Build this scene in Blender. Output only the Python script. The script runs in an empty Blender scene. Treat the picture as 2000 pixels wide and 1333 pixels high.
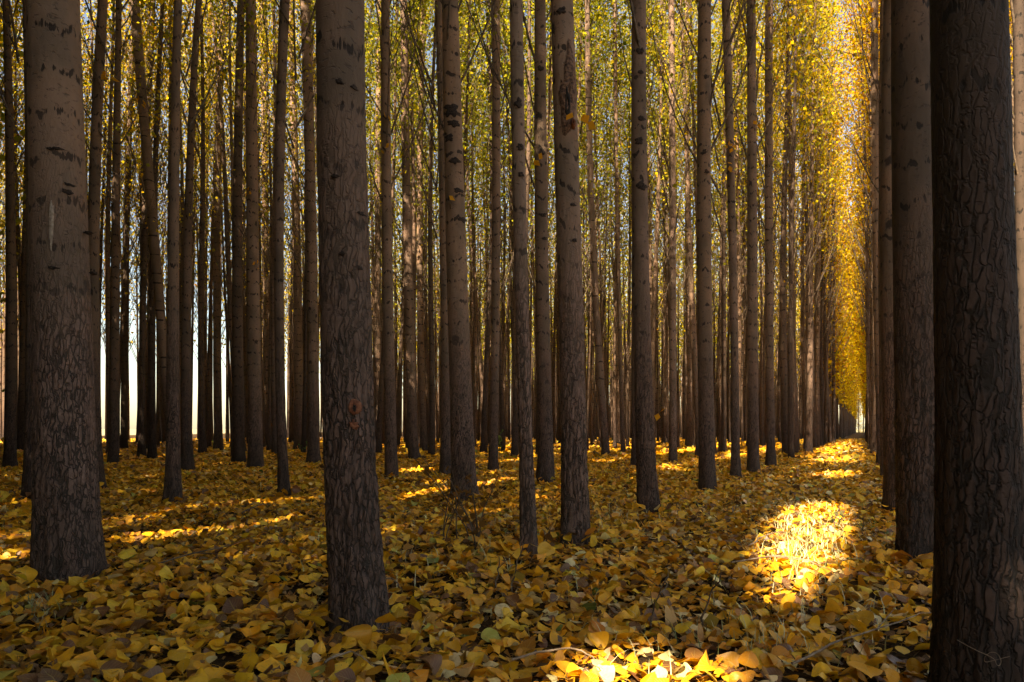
import bpy, math, random
import numpy as np
from mathutils import Vector, Matrix

# ------------------------------------------------------------------ camera, sky, sun, exposure
SC = bpy.context.scene
COL = SC.collection
F = 1333.0            # focal length in photo pixels (24 mm on 36 mm, photo 2000 px wide)
HZ = 838.0            # horizon row in the photo
H = 0.65              # camera height, m
cam_d = bpy.data.cameras.new("camera")
cam_d.sensor_width = 36.0
cam_d.lens = 24.0
cam_d.shift_y = (HZ - 666.5) / 2000.0
cam_d.clip_start = 0.05
cam_d.clip_end = 6000.0
cam = bpy.data.objects.new("camera", cam_d)
cam.location = (0, 0, H)
cam.rotation_euler = (math.radians(90), 0, 0)
COL.objects.link(cam)
SC.camera = cam

SUN_AZ = math.radians(206.3)      # clockwise from the view direction: behind the camera, a little left, along the alley
SUN_EL = math.radians(43.0)
SUN = Vector((math.sin(SUN_AZ) * math.cos(SUN_EL), math.cos(SUN_AZ) * math.cos(SUN_EL), math.sin(SUN_EL)))
world = bpy.data.worlds.new("World")
SC.world = world
world.use_nodes = True
wn = world.node_tree
sky = wn.nodes.new("ShaderNodeTexSky")
sky.sky_type = 'NISHITA'
sky.sun_disc = False
sky.sun_elevation = SUN_EL
sky.sun_rotation = SUN_AZ
bg = wn.nodes["Background"]
bg.inputs["Strength"].default_value = 0.055
wn.links.new(sky.outputs[0], bg.inputs["Color"])
sun_d = bpy.data.lights.new("sun", 'SUN')
sun_d.energy = 5.0
sun_d.angle = math.radians(0.53)
sun_d.color = (1.0, 0.94, 0.84)
sun_o = bpy.data.objects.new("sun", sun_d)
sun_o.rotation_euler = SUN.to_track_quat('Z', 'Y').to_euler()
COL.objects.link(sun_o)
SC.view_settings.view_transform = 'Standard'
SC.view_settings.look = 'None'
SC.view_settings.exposure = 2.45
SC.view_settings.gamma = 1.0
SC.view_settings.use_white_balance = True          # the camera is balanced for open shade
SC.view_settings.white_balance_temperature = 8900
SC.view_settings.white_balance_tint = 10
cy = SC.cycles
cy.max_bounces = 5
cy.diffuse_bounces = 3
cy.transmission_bounces = 3
cy.glossy_bounces = 2
cy.use_denoising = True
cy.use_adaptive_sampling = True
cy.adaptive_threshold = 0.03
cy.sample_clamp_indirect = 6.0
cy.caustics_reflective = False
cy.caustics_refractive = False

# ------------------------------------------------------------------ helpers
RNG = np.random.default_rng(11)
random.seed(5)
PHI = math.atan2(690.0, F)                         # the rows run this far right of the view direction
ROW = np.array([math.sin(PHI), math.cos(PHI)])     # along the rows
PERP = np.array([-math.cos(PHI), math.sin(PHI)])   # to the left of the rows


def hash3(ix, iy, iz):
    h = (ix.astype(np.int64) * 374761393 + iy.astype(np.int64) * 668265263 + iz.astype(np.int64) * 2147483647) & 0xffffffff
    h = ((h ^ (h >> 13)) * 1274126177) & 0xffffffff
    h = ((h ^ (h >> 16)) * 2246822519) & 0xffffffff
    return ((h ^ (h >> 15)) & 0xffff) / 65535.0


def noise3(p):
    f = np.floor(p)
    t = p - f
    t = t * t * (3 - 2 * t)
    i = f.astype(np.int64)
    out = 0
    for dx in (0, 1):
        wx = t[:, 0] if dx else 1 - t[:, 0]
        for dy in (0, 1):
            wy = t[:, 1] if dy else 1 - t[:, 1]
            for dz in (0, 1):
                wz = t[:, 2] if dz else 1 - t[:, 2]
                out = out + wx * wy * wz * hash3(i[:, 0] + dx, i[:, 1] + dy, i[:, 2] + dz)
    return out


def ground_z(x, y):
    x = np.atleast_1d(np.asarray(x, float)); y = np.atleast_1d(np.asarray(y, float))
    p = np.stack([x * 0.9, y * 0.9, x * 0], 1)
    q = np.stack([x * 2.7 + 9, y * 2.7, x * 0 + 4], 1)
    return (noise3(p) - 0.5) * 0.07 + (noise3(q) - 0.5) * 0.03


def mesh_np(name, co, quads=None, tris=None, mat=None, smooth=False, uv=None, fcol=None, pattr=None):
    """one mesh from numpy arrays; uv per vertex, fcol per face (quads first), pattr = (name, per-vertex float)"""
    me = bpy.data.meshes.new(name)
    co = np.asarray(co, np.float32)
    me.vertices.add(len(co))
    me.vertices.foreach_set("co", co.ravel())
    parts, starts, n = [], [], 0
    for arr, k in ((quads, 4), (tris, 3)):
        if arr is not None and len(arr):
            arr = np.asarray(arr, np.int32)
            parts.append(arr.ravel())
            starts.append(n + np.arange(len(arr), dtype=np.int32) * k)
            n += arr.size
    li = np.concatenate(parts).astype(np.int32)
    ls = np.concatenate(starts).astype(np.int32)
    me.loops.add(len(li))
    me.loops.foreach_set("vertex_index", li)
    me.polygons.add(len(ls))
    me.polygons.foreach_set("loop_start", ls)
    if smooth:
        me.polygons.foreach_set("use_smooth", np.ones(len(ls), bool))
    me.update(calc_edges=True)
    if uv is not None:
        l = me.uv_layers.new(name="UVMap")
        l.data.foreach_set("uv", np.asarray(uv, np.float32)[li].ravel())
    if fcol is not None:
        a = me.attributes.new("leaf_col", 'FLOAT_COLOR', 'FACE')
        c = np.ones((len(ls), 4), np.float32); c[:, :3] = fcol
        a.data.foreach_set("color", c.ravel())
    if pattr is not None:
        a = me.attributes.new(pattr[0], 'FLOAT', 'POINT')
        a.data.foreach_set("value", np.asarray(pattr[1], np.float32))
    if mat is not None:
        me.materials.append(mat)
    return me


def link(name, me, parent=None, loc=None):
    o = bpy.data.objects.new(name, me)
    COL.objects.link(o)
    if parent is not None:
        o.parent = parent
    if loc is not None:
        o.location = loc
    return o


def tag(o, label=None, cat=None, group=None, kind=None):
    if label: o["label"] = label
    if cat: o["category"] = cat
    if group: o["group"] = group
    if kind: o["kind"] = kind
    return o


def empty(name, loc):
    o = bpy.data.objects.new(name, None)
    o.empty_display_size = 0.2
    COL.objects.link(o)
    o.location = loc
    return o


def tube_np(pts, radii, sides=5):
    """open tube along points: (verts, quads)"""
    pts = np.asarray(pts, float); n = len(pts)
    tan = np.gradient(pts, axis=0)
    tan /= np.linalg.norm(tan, axis=1, keepdims=True) + 1e-9
    ref = np.array([0.31, 0.95, 0.05]) if abs(tan[0][1]) < 0.8 else np.array([0.95, 0.05, 0.31])
    a = np.cross(tan, ref); a /= np.linalg.norm(a, axis=1, keepdims=True) + 1e-9
    b = np.cross(tan, a)
    th = np.arange(sides) * 2 * math.pi / sides
    v = pts[:, None, :] + np.asarray(radii)[:, None, None] * (np.cos(th)[None, :, None] * a[:, None, :] + np.sin(th)[None, :, None] * b[:, None, :])
    i = np.arange(n - 1)[:, None] * sides + np.arange(sides)[None, :]
    j = np.arange(n - 1)[:, None] * sides + (np.arange(sides)[None, :] + 1) % sides
    q = np.stack([i, j, j + sides, i + sides], -1).reshape(-1, 4)
    return v.reshape(-1, 3), q


class Acc:
    """collects verts and quads of pieces that belong to one part"""
    def __init__(self):
        self.v, self.q, self.c, self.n = [], [], [], 0

    def add(self, v, q, col=None):
        self.v.append(v); self.q.append(q + self.n); self.n += len(v)
        if col is not None:
            self.c.append(np.broadcast_to(col, (len(q), 3)))

    def mesh(self, name, mat, smooth=True):
        return mesh_np(name, np.concatenate(self.v), np.concatenate(self.q), mat=mat, smooth=smooth,
                       fcol=np.concatenate(self.c) if self.c else None)


# ------------------------------------------------------------------ materials
class NT:
    def __init__(self, name):
        self.m = bpy.data.materials.new(name)
        self.m.use_nodes = True
        self.t = self.m.node_tree
        self.t.nodes.clear()
        self.out = self.t.nodes.new("ShaderNodeOutputMaterial")

    def n(self, typ, **kw):
        nd = self.t.nodes.new(typ)
        for k, v in kw.items():
            setattr(nd, k, v)
        return nd

    def l(self, a, b):
        self.t.links.new(a, b)

    def math(self, op, a, b=None, c=None, clamp=False):
        nd = self.n("ShaderNodeMath", operation=op)
        nd.use_clamp = clamp
        for i, x in enumerate((a, b, c)):
            if x is None: continue
            if isinstance(x, (int, float)): nd.inputs[i].default_value = x
            else: self.l(x, nd.inputs[i])
        return nd.outputs[0]

    def smooth(self, x, lo, hi):
        nd = self.n("ShaderNodeMapRange", interpolation_type='SMOOTHSTEP')
        self.l(x, nd.inputs[0])
        nd.inputs[1].default_value = lo; nd.inputs[2].default_value = hi
        return nd.outputs[0]

    def noise(self, vec, scale, detail=3.0, rough=0.55, dist=0.0):
        nd = self.n("ShaderNodeTexNoise")
        self.l(vec, nd.inputs["Vector"])
        nd.inputs["Scale"].default_value = scale
        nd.inputs["Detail"].default_value = detail
        nd.inputs["Roughness"].default_value = rough
        nd.inputs["Distortion"].default_value = dist
        return nd.outputs[0]

    def xyz(self, x, y, z):
        nd = self.n("ShaderNodeCombineXYZ")
        for i, v in enumerate((x, y, z)):
            if isinstance(v, (int, float)): nd.inputs[i].default_value = v
            else: self.l(v, nd.inputs[i])
        return nd.outputs[0]

    def mix(self, fac, a, b, blend='MIX'):
        nd = self.n("ShaderNodeMix", data_type='RGBA', blend_type=blend)
        for i, x in ((0, fac), (6, a), (7, b)):
            if isinstance(x, (int, float)): nd.inputs[i].default_value = x
            elif isinstance(x, tuple): nd.inputs[i].default_value = (*x, 1.0)
            else: self.l(x, nd.inputs[i])
        return nd.outputs[2]


def bark_material():
    M = NT("poplar_bark")
    tc = M.n("ShaderNodeTexCoord").outputs["Object"]
    rnd = M.n("ShaderNodeObjectInfo").outputs["Random"]
    sp = M.n("ShaderNodeSeparateXYZ"); M.l(tc, sp.inputs[0])
    x, y, z = sp.outputs
    zo = M.math('ADD', z, M.math('MULTIPLY', rnd, 37.0))
    # furrows: noise stretched along the trunk
    pf = M.xyz(x, y, M.math('MULTIPLY', zo, 0.20))
    warp = M.noise(M.xyz(x, y, zo), 9.0, 2.0)
    pfw = M.n("ShaderNodeVectorMath", operation='ADD')
    M.l(pf, pfw.inputs[0])
    M.l(M.xyz(M.math('MULTIPLY', warp, 0.03), M.math('MULTIPLY', warp, -0.03), 0.0), pfw.inputs[1])
    pw2 = M.n("ShaderNodeVectorMath", operation='ADD')
    w2 = M.noise(M.xyz(x, y, zo), 24.0, 3.0)
    M.l(pfw.outputs[0], pw2.inputs[0])
    M.l(M.xyz(M.math('MULTIPLY', M.math('SUBTRACT', w2, 0.5), 0.035), M.math('MULTIPLY', M.math('SUBTRACT', warp, 0.5), 0.035), M.math('MULTIPLY', M.math('SUBTRACT', w2, 0.5), 0.03)), pw2.inputs[1])
    vb = M.n("ShaderNodeTexVoronoi", feature='DISTANCE_TO_EDGE')
    vb.inputs["Scale"].default_value = 64.0
    M.l(pw2.outputs[0], vb.inputs["Vector"])
    depth = M.noise(M.xyz(x, y, M.math('MULTIPLY', zo, 0.4)), 17.0, 2.0)
    plate = M.smooth(M.math('ADD', vb.outputs["Distance"], M.math('MULTIPLY', M.math('SUBTRACT', depth, 0.5), 0.30)), 0.0, 0.15)   # 0 in a furrow, 1 on a plate
    fine = M.noise(M.xyz(x, y, M.math('MULTIPLY', zo, 0.6)), 70.0, 4.0, 0.65)
    blotch = M.noise(M.xyz(x, y, M.math('MULTIPLY', zo, 0.5)), 5.0, 3.0)
    scaly = M.noise(M.xyz(x, y, M.math('MULTIPLY', zo, 1.5)), 38.0, 3.0, 0.6, 0.6)
    lowz = M.math('ADD', z, M.math('MULTIPLY', M.math('SUBTRACT', blotch, 0.5), 1.2))
    low = M.math('SUBTRACT', 1.0, M.smooth(lowz, 0.5, 2.2))
    # lower bark
    c_low = M.mix(plate, (0.036, 0.026, 0.020), M.mix(M.smooth(fine, 0.25, 0.75), (0.112, 0.066, 0.051), (0.195, 0.124, 0.100)))
    c_low = M.mix(M.math('MULTIPLY', M.math('SUBTRACT', 1.0, M.smooth(lowz, 0.0, 0.7)), 0.5), c_low, (0.028, 0.021, 0.016))
    # upper bark: smooth tan with a cast that differs from tree to tree
    c_up = M.mix(rnd, (0.215, 0.132, 0.084), (0.215, 0.140, 0.106))
    c_up = M.mix(M.smooth(blotch, 0.35, 0.7), c_up, (0.125, 0.086, 0.060))
    c_up = M.mix(M.smooth(scaly, 0.55, 0.72), c_up, (0.085, 0.058, 0.043))
    # rows of lenticel marks
    th = M.math('ARCTAN2', y, x)
    cs = M.math('COSINE', th); sn = M.math('SINE', th)
    wob = M.noise(M.xyz(cs, sn, M.math('MULTIPLY', zo, 0.7)), 1.6, 2.0)
    zb = M.math('ADD', M.math('MULTIPLY', zo, 5.2), M.math('MULTIPLY', wob, 0.9))
    fr = M.math('ABSOLUTE', M.math('SUBTRACT', M.math('FRACT', zb), 0.5))
    idn = M.math('FLOOR', zb)
    m2 = M.noise(M.xyz(cs, sn, M.math('MULTIPLY', idn, 7.7)), 3.2, 3.0, 0.7)
    thick = M.smooth(m2, 0.47, 0.60)
    mark = M.math('MULTIPLY', M.math('SUBTRACT', 1.0, M.smooth(M.math('SUBTRACT', fr, M.math('ADD', M.math('MULTIPLY', thick, 0.07), M.math('MULTIPLY', M.math('SUBTRACT', fine, 0.5), 0.08))), 0.0, 0.04)), M.smooth(m2, 0.46, 0.52))
    # eyebrow scars where limbs dropped
    vor = M.n("ShaderNodeTexVoronoi", voronoi_dimensions='2D')
    vor.inputs["Scale"].default_value = 1.0
    q = M.xyz(M.math('ADD', M.math('MULTIPLY', th, 0.8), M.math('MULTIPLY', rnd, 50.0)), M.math('MULTIPLY', zo, 1.9), 0.0)
    M.l(q, vor.inputs["Vector"])
    dv = M.n("ShaderNodeVectorMath", operation='SUBTRACT')
    M.l(q, dv.inputs[0]); M.l(vor.outputs["Position"], dv.inputs[1])
    ds = M.n("ShaderNodeSeparateXYZ"); M.l(dv.outputs[0], ds.inputs[0])
    du = M.math('ABSOLUTE', ds.outputs[0])
    arch = M.math('ADD', ds.outputs[1], M.math('MULTIPLY', du, 0.16))
    jag = M.math('MULTIPLY', M.math('SUBTRACT', fine, 0.5), 0.10)
    brow = M.math('MULTIPLY', M.math('SUBTRACT', 1.0, M.smooth(M.math('ADD', M.math('ABSOLUTE', arch), jag), 0.04, 0.08)),
                  M.math('SUBTRACT', 1.0, M.smooth(M.math('ADD', du, jag), 0.17, 0.26)))
    csep = M.n("ShaderNodeSeparateColor"); M.l(vor.outputs["Color"], csep.inputs[0])
    brow = M.math('MULTIPLY', brow, M.math('GREATER_THAN', csep.outputs[0], 0.86))
    brow = M.math('MULTIPLY', brow, M.smooth(z, 0.7, 1.3))
    marks = M.math('MAXIMUM', mark, brow)
    marks = M.math('MULTIPLY', marks, M.math('SUBTRACT', 1.0, M.math('MULTIPLY', low, 0.75)))
    col = M.mix(low, c_up, c_low)
    col = M.mix(M.math('MULTIPLY', marks, 0.92), col, (0.022, 0.015, 0.011))
    at = M.n("ShaderNodeAttribute", attribute_name="furrow")
    col = M.mix(M.math('MULTIPLY', at.outputs["Fac"], 0.8), col, (0.03, 0.021, 0.016))
    hv = M.n("ShaderNodeHueSaturation")
    M.l(col, hv.inputs["Color"])
    M.l(M.math('ADD', 0.78, M.math('MULTIPLY', M.math('FRACT', M.math('MULTIPLY', rnd, 13.7)), 0.4)), hv.inputs["Value"])
    bs = M.n("ShaderNodeBsdfPrincipled")
    oc = [nd for nd in M.t.nodes if nd.bl_idname == "ShaderNodeObjectInfo"][0].outputs["Color"]      # object colour darkens stems, largely to stand for shade
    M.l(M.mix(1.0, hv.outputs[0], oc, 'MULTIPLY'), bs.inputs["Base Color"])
    bs.inputs["Roughness"].default_value = 0.85
    bs.inputs["Specular IOR Level"].default_value = 0.25
    hgt = M.math('ADD', M.math('MULTIPLY', M.math('MULTIPLY', plate, low), 1.0), M.math('MULTIPLY', fine, 0.28))
    hgt = M.math('SUBTRACT', hgt, M.math('MULTIPLY', M.math('ADD', marks, M.smooth(scaly, 0.55, 0.72)), 0.35))
    bp = M.n("ShaderNodeBump")
    bp.inputs["Strength"].default_value = 0.8
    bp.inputs["Distance"].default_value = 0.010
    M.l(hgt, bp.inputs["Height"]); M.l(bp.outputs[0], bs.inputs["Normal"])
    M.l(bs.outputs[0], M.out.inputs[0])
    return M.m


def plain_material(name, c1, c2, scale=20.0, rough=0.85, bump=0.004):
    M = NT(name)
    tc = M.n("ShaderNodeTexCoord").outputs["Object"]
    nz = M.noise(tc, scale, 4.0, 0.6)
    bs = M.n("ShaderNodeBsdfPrincipled")
    M.l(M.mix(M.smooth(nz, 0.35, 0.65), c1, c2), bs.inputs["Base Color"])
    bs.inputs["Roughness"].default_value = rough
    bs.inputs["Specular IOR Level"].default_value = 0.25
    bp = M.n("ShaderNodeBump"); bp.inputs["Distance"].default_value = bump
    M.l(nz, bp.inputs["Height"]); M.l(bp.outputs[0], bs.inputs["Normal"])
    M.l(bs.outputs[0], M.out.inputs[0])
    return M.m


def crown_material():
    M = NT("poplar_leaf_in_crown")
    at = M.n("ShaderNodeAttribute", attribute_name="leaf_col").outputs["Color"]
    d = M.n("ShaderNodeBsdfDiffuse"); t = M.n("ShaderNodeBsdfTranslucent")
    M.l(at, d.inputs[0]); M.l(at, t.inputs[0])
    mx = M.n("ShaderNodeMixShader"); mx.inputs[0].default_value = 0.6
    M.l(d.outputs[0], mx.inputs[1]); M.l(t.outputs[0], mx.inputs[2])
    M.l(mx.outputs[0], M.out.inputs[0])
    return M.m


def litter_material():
    M = NT("fallen_leaf")
    at = M.n("ShaderNodeAttribute", attribute_name="leaf_col").outputs["Color"]
    uv = M.n("ShaderNodeTexCoord").outputs["UV"]
    geo = M.n("ShaderNodeNewGeometry").outputs["Position"]
    sp = M.n("ShaderNodeSeparateXYZ"); M.l(uv, sp.inputs[0])
    u, v = sp.outputs[0], sp.outputs[1]
    au = M.math('ABSOLUTE', u)
    mid = M.math('SUBTRACT', 1.0, M.smooth(au, 0.02, 0.07))
    side = M.math('FRACT', M.math('MULTIPLY', M.math('SUBTRACT', v, M.math('MULTIPLY', au, 0.35)), 6.5))
    side = M.math('SUBTRACT', 1.0, M.smooth(M.math('ABSOLUTE', M.math('SUBTRACT', side, 0.5)), 0.03, 0.12))
    vein = M.math('MAXIMUM', mid, M.math('MULTIPLY', side, 0.45))
    blot = M.noise(geo, 26.0, 3.0, 0.6)
    spots = M.noise(geo, 150.0, 2.0, 0.6)
    c = M.mix(M.math('MULTIPLY', M.smooth(blot, 0.48, 0.75), 0.45), at, (0.24, 0.10, 0.025))
    c = M.mix(M.math('MULTIPLY', M.smooth(spots, 0.66, 0.74), 0.6), c, (0.07, 0.035, 0.015))
    c = M.mix(M.math('MULTIPLY', vein, 0.30), c, (0.55, 0.40, 0.12))
    bs = M.n("ShaderNodeBsdfPrincipled")
    M.l(c, bs.inputs["Base Color"])
    bs.inputs["Roughness"].default_value = 0.45
    bs.inputs["Specular IOR Level"].default_value = 0.45
    bp = M.n("ShaderNodeBump"); bp.inputs["Distance"].default_value = 0.002
    bp.inputs["Strength"].default_value = 0.5
    M.l(M.math('ADD', vein, blot), bp.inputs["Height"]); M.l(bp.outputs[0], bs.inputs["Normal"])
    t = M.n("ShaderNodeBsdfTranslucent"); M.l(c, t.inputs[0])
    mx = M.n("ShaderNodeMixShader"); mx.inputs[0].default_value = 0.22
    M.l(bs.outputs[0], mx.inputs[1]); M.l(t.outputs[0], mx.inputs[2])
    M.l(mx.outputs[0], M.out.inputs[0])
    return M.m


def floor_material():
    M = NT("leaf_mould")
    tc = M.n("ShaderNodeTexCoord").outputs["Object"]
    a = M.noise(tc, 9.0, 5.0, 0.7)
    b = M.noise(tc, 60.0, 4.0, 0.65)
    c = M.mix(M.smooth(a, 0.35, 0.65), (0.016, 0.010, 0.006), (0.05, 0.026, 0.010))
    c = M.mix(M.math('MULTIPLY', M.smooth(b, 0.45, 0.62), 0.7), c, (0.10, 0.05, 0.012))
    bs = M.n("ShaderNodeBsdfPrincipled")
    M.l(c, bs.inputs["Base Color"]); bs.inputs["Roughness"].default_value = 0.95
    bs.inputs["Specular IOR Level"].default_value = 0.1
    bp = M.n("ShaderNodeBump"); bp.inputs["Distance"].default_value = 0.03
    M.l(b, bp.inputs["Height"]); M.l(bp.outputs[0], bs.inputs["Normal"])
    M.l(bs.outputs[0], M.out.inputs[0])
    return M.m


BARK = bark_material()
TWIG = plain_material("twig_bark", (0.05, 0.035, 0.025), (0.13, 0.09, 0.06), 30.0)
PALE = plain_material("dry_twig", (0.13, 0.09, 0.06), (0.27, 0.20, 0.14), 30.0)
SUN_STREAK = plain_material("sunlit_bark_streak", (0.20, 0.14, 0.10), (0.32, 0.25, 0.19), 60.0)  # streak of sun on the thick left trunk, painted as paler bark
WOUND = plain_material("bare_wound_wood", (0.085, 0.026, 0.013), (0.20, 0.075, 0.038), 45.0)
DARK = plain_material("rotten_cavity", (0.008, 0.006, 0.005), (0.02, 0.014, 0.01), 60.0)
SCAR = plain_material("branch_scar_bark", (0.015, 0.010, 0.008), (0.045, 0.030, 0.022), 90.0, 0.9, 0.006)
CALLUS = plain_material("torn_bark", (0.06, 0.035, 0.025), (0.20, 0.11, 0.07), 60.0, 0.9, 0.02)
CROWN = crown_material()
LITTER = litter_material()
FLOOR = floor_material()
FIELD = plain_material("dry_field", (0.19, 0.16, 0.09), (0.27, 0.23, 0.14), 0.4, 0.95, 0.02)
GRASS = plain_material("grass_blade", (0.12, 0.15, 0.04), (0.60, 0.55, 0.34), 3.0, 0.7, 0.0)

# ------------------------------------------------------------------ ground
gx = np.concatenate([-np.geomspace(40, 8, 40)[:-1], np.linspace(-8, 8, 161), np.geomspace(8, 70, 40)[1:]])
gy = np.concatenate([-np.geomspace(40, 1, 20), np.linspace(-0.9, 14, 150), np.geomspace(14.2, 130, 60)])
X, Y = np.meshgrid(gx, gy, indexing='ij')
nx, ny = X.shape
i = (np.arange(nx - 1)[:, None] * ny + np.arange(ny - 1)[None, :])
quads = np.stack([i, i + ny, i + ny + 1, i + 1], -1).reshape(-1, 4)
gco = np.stack([X.ravel(), Y.ravel(), ground_z(X.ravel(), Y.ravel())], 1)
tag(link("forest_floor", mesh_np("forest_floor", gco, quads, mat=FLOOR, smooth=True)), kind="structure")
R = 3000.0
tag(link("field_ground", mesh_np("field_ground", [(-R, -R, -0.06), (R, -R, -0.06), (R, R, -0.06), (-R, R, -0.06)], [[0, 1, 2, 3]], mat=FIELD)), kind="structure")


# ------------------------------------------------------------------ trunks
def trunk_np(axis, rad, top, nr, zs, rough, seed, flare=1.0):
    """axis(z)->(x,y) arrays, rad(z)->radius array; rough scales the real relief"""
    th = np.arange(nr) * 2 * math.pi / nr
    Z, T = np.meshgrid(zs, th, indexing='ij')
    Z = Z.ravel(); T = T.ravel()
    r = rad(Z)
    ax, ay = axis(Z)
    furrow = np.zeros_like(r)
    # root flare lobes
    lob = noise3(np.stack([np.cos(T) * 1.6 + seed, np.sin(T) * 1.6, Z * 0.8], 1))
    r = r * (1 + np.exp(-np.maximum(Z, 0) / 0.24) * (0.08 + 0.75 * lob * lob) * flare)
    big = noise3(np.stack([np.cos(T) * 1.2, np.sin(T) * 1.2 + seed, Z * 1.7], 1)) - 0.5
    r = r * (1 + 0.07 * big)
    if rough > 0:
        rr = rad(Z)
        wx = noise3(np.stack([np.cos(T) * rr * 12 + seed, np.sin(T) * rr * 12, Z * 9], 1)) - 0.5
        P = np.stack([np.cos(T + wx * 0.25) * rr * 46 + seed * 3, np.sin(T + wx * 0.25) * rr * 46, Z * 8.0], 1)
        n = noise3(P) * 0.65 + noise3(P * 2.1 + 5) * 0.35
        ridge = np.clip(np.abs(n - 0.5) / 0.11, 0, 1)
        low = np.clip((1.7 - Z) / 1.4, 0.10, 1.0)
        scal = noise3(np.stack([np.cos(T) * rr * 60, np.sin(T) * rr * 60 + seed, Z * 55], 1)) - 0.5
        r = r + rough * (-(1 - ridge) * 0.009 * low + scal * (0.004 * low + 0.0016))
        furrow = (1 - ridge) ** 1.5 * low * 0.9
    co = np.stack([ax + r * np.cos(T), ay + r * np.sin(T), Z], 1)
    nz = len(zs)
    i = np.arange(nz - 1)[:, None] * nr + np.arange(nr)[None, :]
    j = np.arange(nz - 1)[:, None] * nr + (np.arange(nr)[None, :] + 1) % nr
    q = np.stack([i, j, j + nr, i + nr], -1).reshape(-1, 4)
    return co, q, furrow


# ------------------------------------------------------------------ leaves in the crowns
def leaf_cols(n, tone, rng):
    """own colours of autumn poplar leaves: tone 0 green ... 1 gold"""
    green = np.array([0.085, 0.115, 0.014]); lime = np.array([0.33, 0.31, 0.028]); gold = np.array([0.78, 0.49, 0.03]); rust = np.array([0.42, 0.17, 0.02])
    t = np.clip(tone + rng.normal(0, 0.22, n), 0, 1.15)[:, None]
    c = np.where(t < 0.5, green + (lime - green) * (t / 0.5), lime + (gold - lime) * np.clip((t - 0.5) / 0.5, 0, 1))
    c = np.where(t > 1.13, rust, c)
    return c * rng.uniform(0.75, 1.15, (n, 1))


def leaves_np(pts, size, rng):
    """diamond leaves hanging about the points: (verts, quads)"""
    n = len(pts)
    d = rng.normal(0, 1, (n, 3)); d[:, 2] -= 0.8
    d /= np.linalg.norm(d, axis=1, keepdims=True)
    s = np.cross(d, rng.normal(0, 1, (n, 3)))
    s /= np.linalg.norm(s, axis=1, keepdims=True) + 1e-9
    nn = np.cross(d, s)
    L = size * rng.uniform(0.7, 1.25, (n, 1))
    v = np.stack([pts, pts + d * L * 0.42 + s * L * 0.46 + nn * L * 0.06, pts + d * L * 1.05, pts + d * L * 0.42 - s * L * 0.46 + nn * L * 0.06], 1).reshape(-1, 3)
    q = np.arange(4 * n).reshape(n, 4)
    return v, q


def limb_points(rng, z0, z1, count, top):
    limbs = []
    for k in range(count):
        z = z0 + (z1 - z0) * ((k + rng.uniform(0, 1)) / count)
        az = rng.uniform(0, 2 * math.pi)
        f = (z - z0) / (top - z0)
        L = rng.uniform(1.5, 2.8) * (1.0 - 0.45 * f)
        a0 = math.radians(rng.uniform(20, 38)); a1 = math.radians(rng.uniform(5, 16))
        t = np.linspace(0, 1, 7)
        ang = a0 + (a1 - a0) * t
        step = L / 6
        rr = np.concatenate([[0], np.cumsum(np.sin(ang[1:]) * step)])
        zz = z + np.concatenate([[0], np.cumsum(np.cos(ang[1:]) * step)])
        w = np.cumsum(rng.normal(0, 0.02, 7))
        p = np.stack([rr * math.cos(az) - w * math.sin(az), rr * math.sin(az) + w * math.cos(az), zz], 1)
        limbs.append(p)
    return limbs


def crown_kit(seed, top, nleaf, size, z_lo, low_share, tone, ramp=2.8):
    """branches mesh + leaf arrays for a straight stem"""
    rng = np.random.default_rng(seed)
    limbs = limb_points(rng, z_lo - 1.9, top - 0.8, 36, top)
    acc = Acc()
    acc.limb = []
    pts = []
    for p in limbs:
        acc.limb.append(acc.n)
        r0 = 0.013 * rng.uniform(0.6, 1.15)
        acc.add(*tube_np(p, np.linspace(r0, 0.003, 7), 4))
        z = p[0, 2]
        full = np.clip((z - (z_lo - 0.8)) / ramp, low_share, 1.0)
        for s in range(4):            # side shoots
            k = rng.integers(2, 6)
            b = p[k]; dirv = p[k] - p[k - 1]
            dirv = dirv / np.linalg.norm(dirv) + rng.normal(0, 0.45, 3)
            e = b + dirv / np.linalg.norm(dirv) * rng.uniform(0.3, 0.8)
            acc.add(*tube_np([b, (b + e) / 2 + rng.normal(0, 0.03, 3), e], [0.005, 0.004, 0.002], 3))
            m = int(full * 10)
            t = rng.uniform(0.15, 1.05, m)[:, None]
            pts.append(b + (e - b) * t + rng.normal(0, 0.10, (m, 3)))
        m = int(full * 22)
        t = rng.uniform(1.8, 6, m)
        k = np.minimum(t.astype(int), 5); fr = (t - k)[:, None]
        pts.append(p[k] * (1 - fr) + p[k + 1] * fr + rng.normal(0, 0.15, (m, 3)))
    pts = np.concatenate(pts)
    if nleaf > len(pts):
        e = pts[rng.integers(0, len(pts), nleaf - len(pts))] + rng.normal(0, 0.16, (nleaf - len(pts), 3))
        pts = np.concatenate([pts, e])
    else:
        pts = pts[rng.permutation(len(pts))[:nleaf]]
    v, q = leaves_np(pts, size, rng)
    return acc, v, q, leaf_cols(len(q), tone, rng), pts


# ------------------------------------------------------------------ where sunlight reaches the floor (openings in the canopy)
# (photo x, photo y, half width, half height, slope): each opening lets the sun reach that spot of the floor
SUNSPOTS = [(1578, 1048, 92, 70, -0.25), (1562, 1108, 86, 46, 0.0), (1255, 1330, 150, 62, 0.0), (335, 1047, 110, 13, -0.10), (520, 1022, 95, 6, -0.12),
            (835, 969, 60, 7, -0.13), (965, 948, 50, 4, -0.1), (820, 921, 35, 3, -0.1), (25, 1085, 45, 9, 0.0), (634, 1108, 8, 5, 0.0),
            (1530, 1170, 40, 18, 0), (1400, 1318, 60, 16, 0), (1640, 932, 45, 8, 0), (1635, 902, 45, 4, 0), (1460, 886, 30, 2, 0)]


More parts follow.
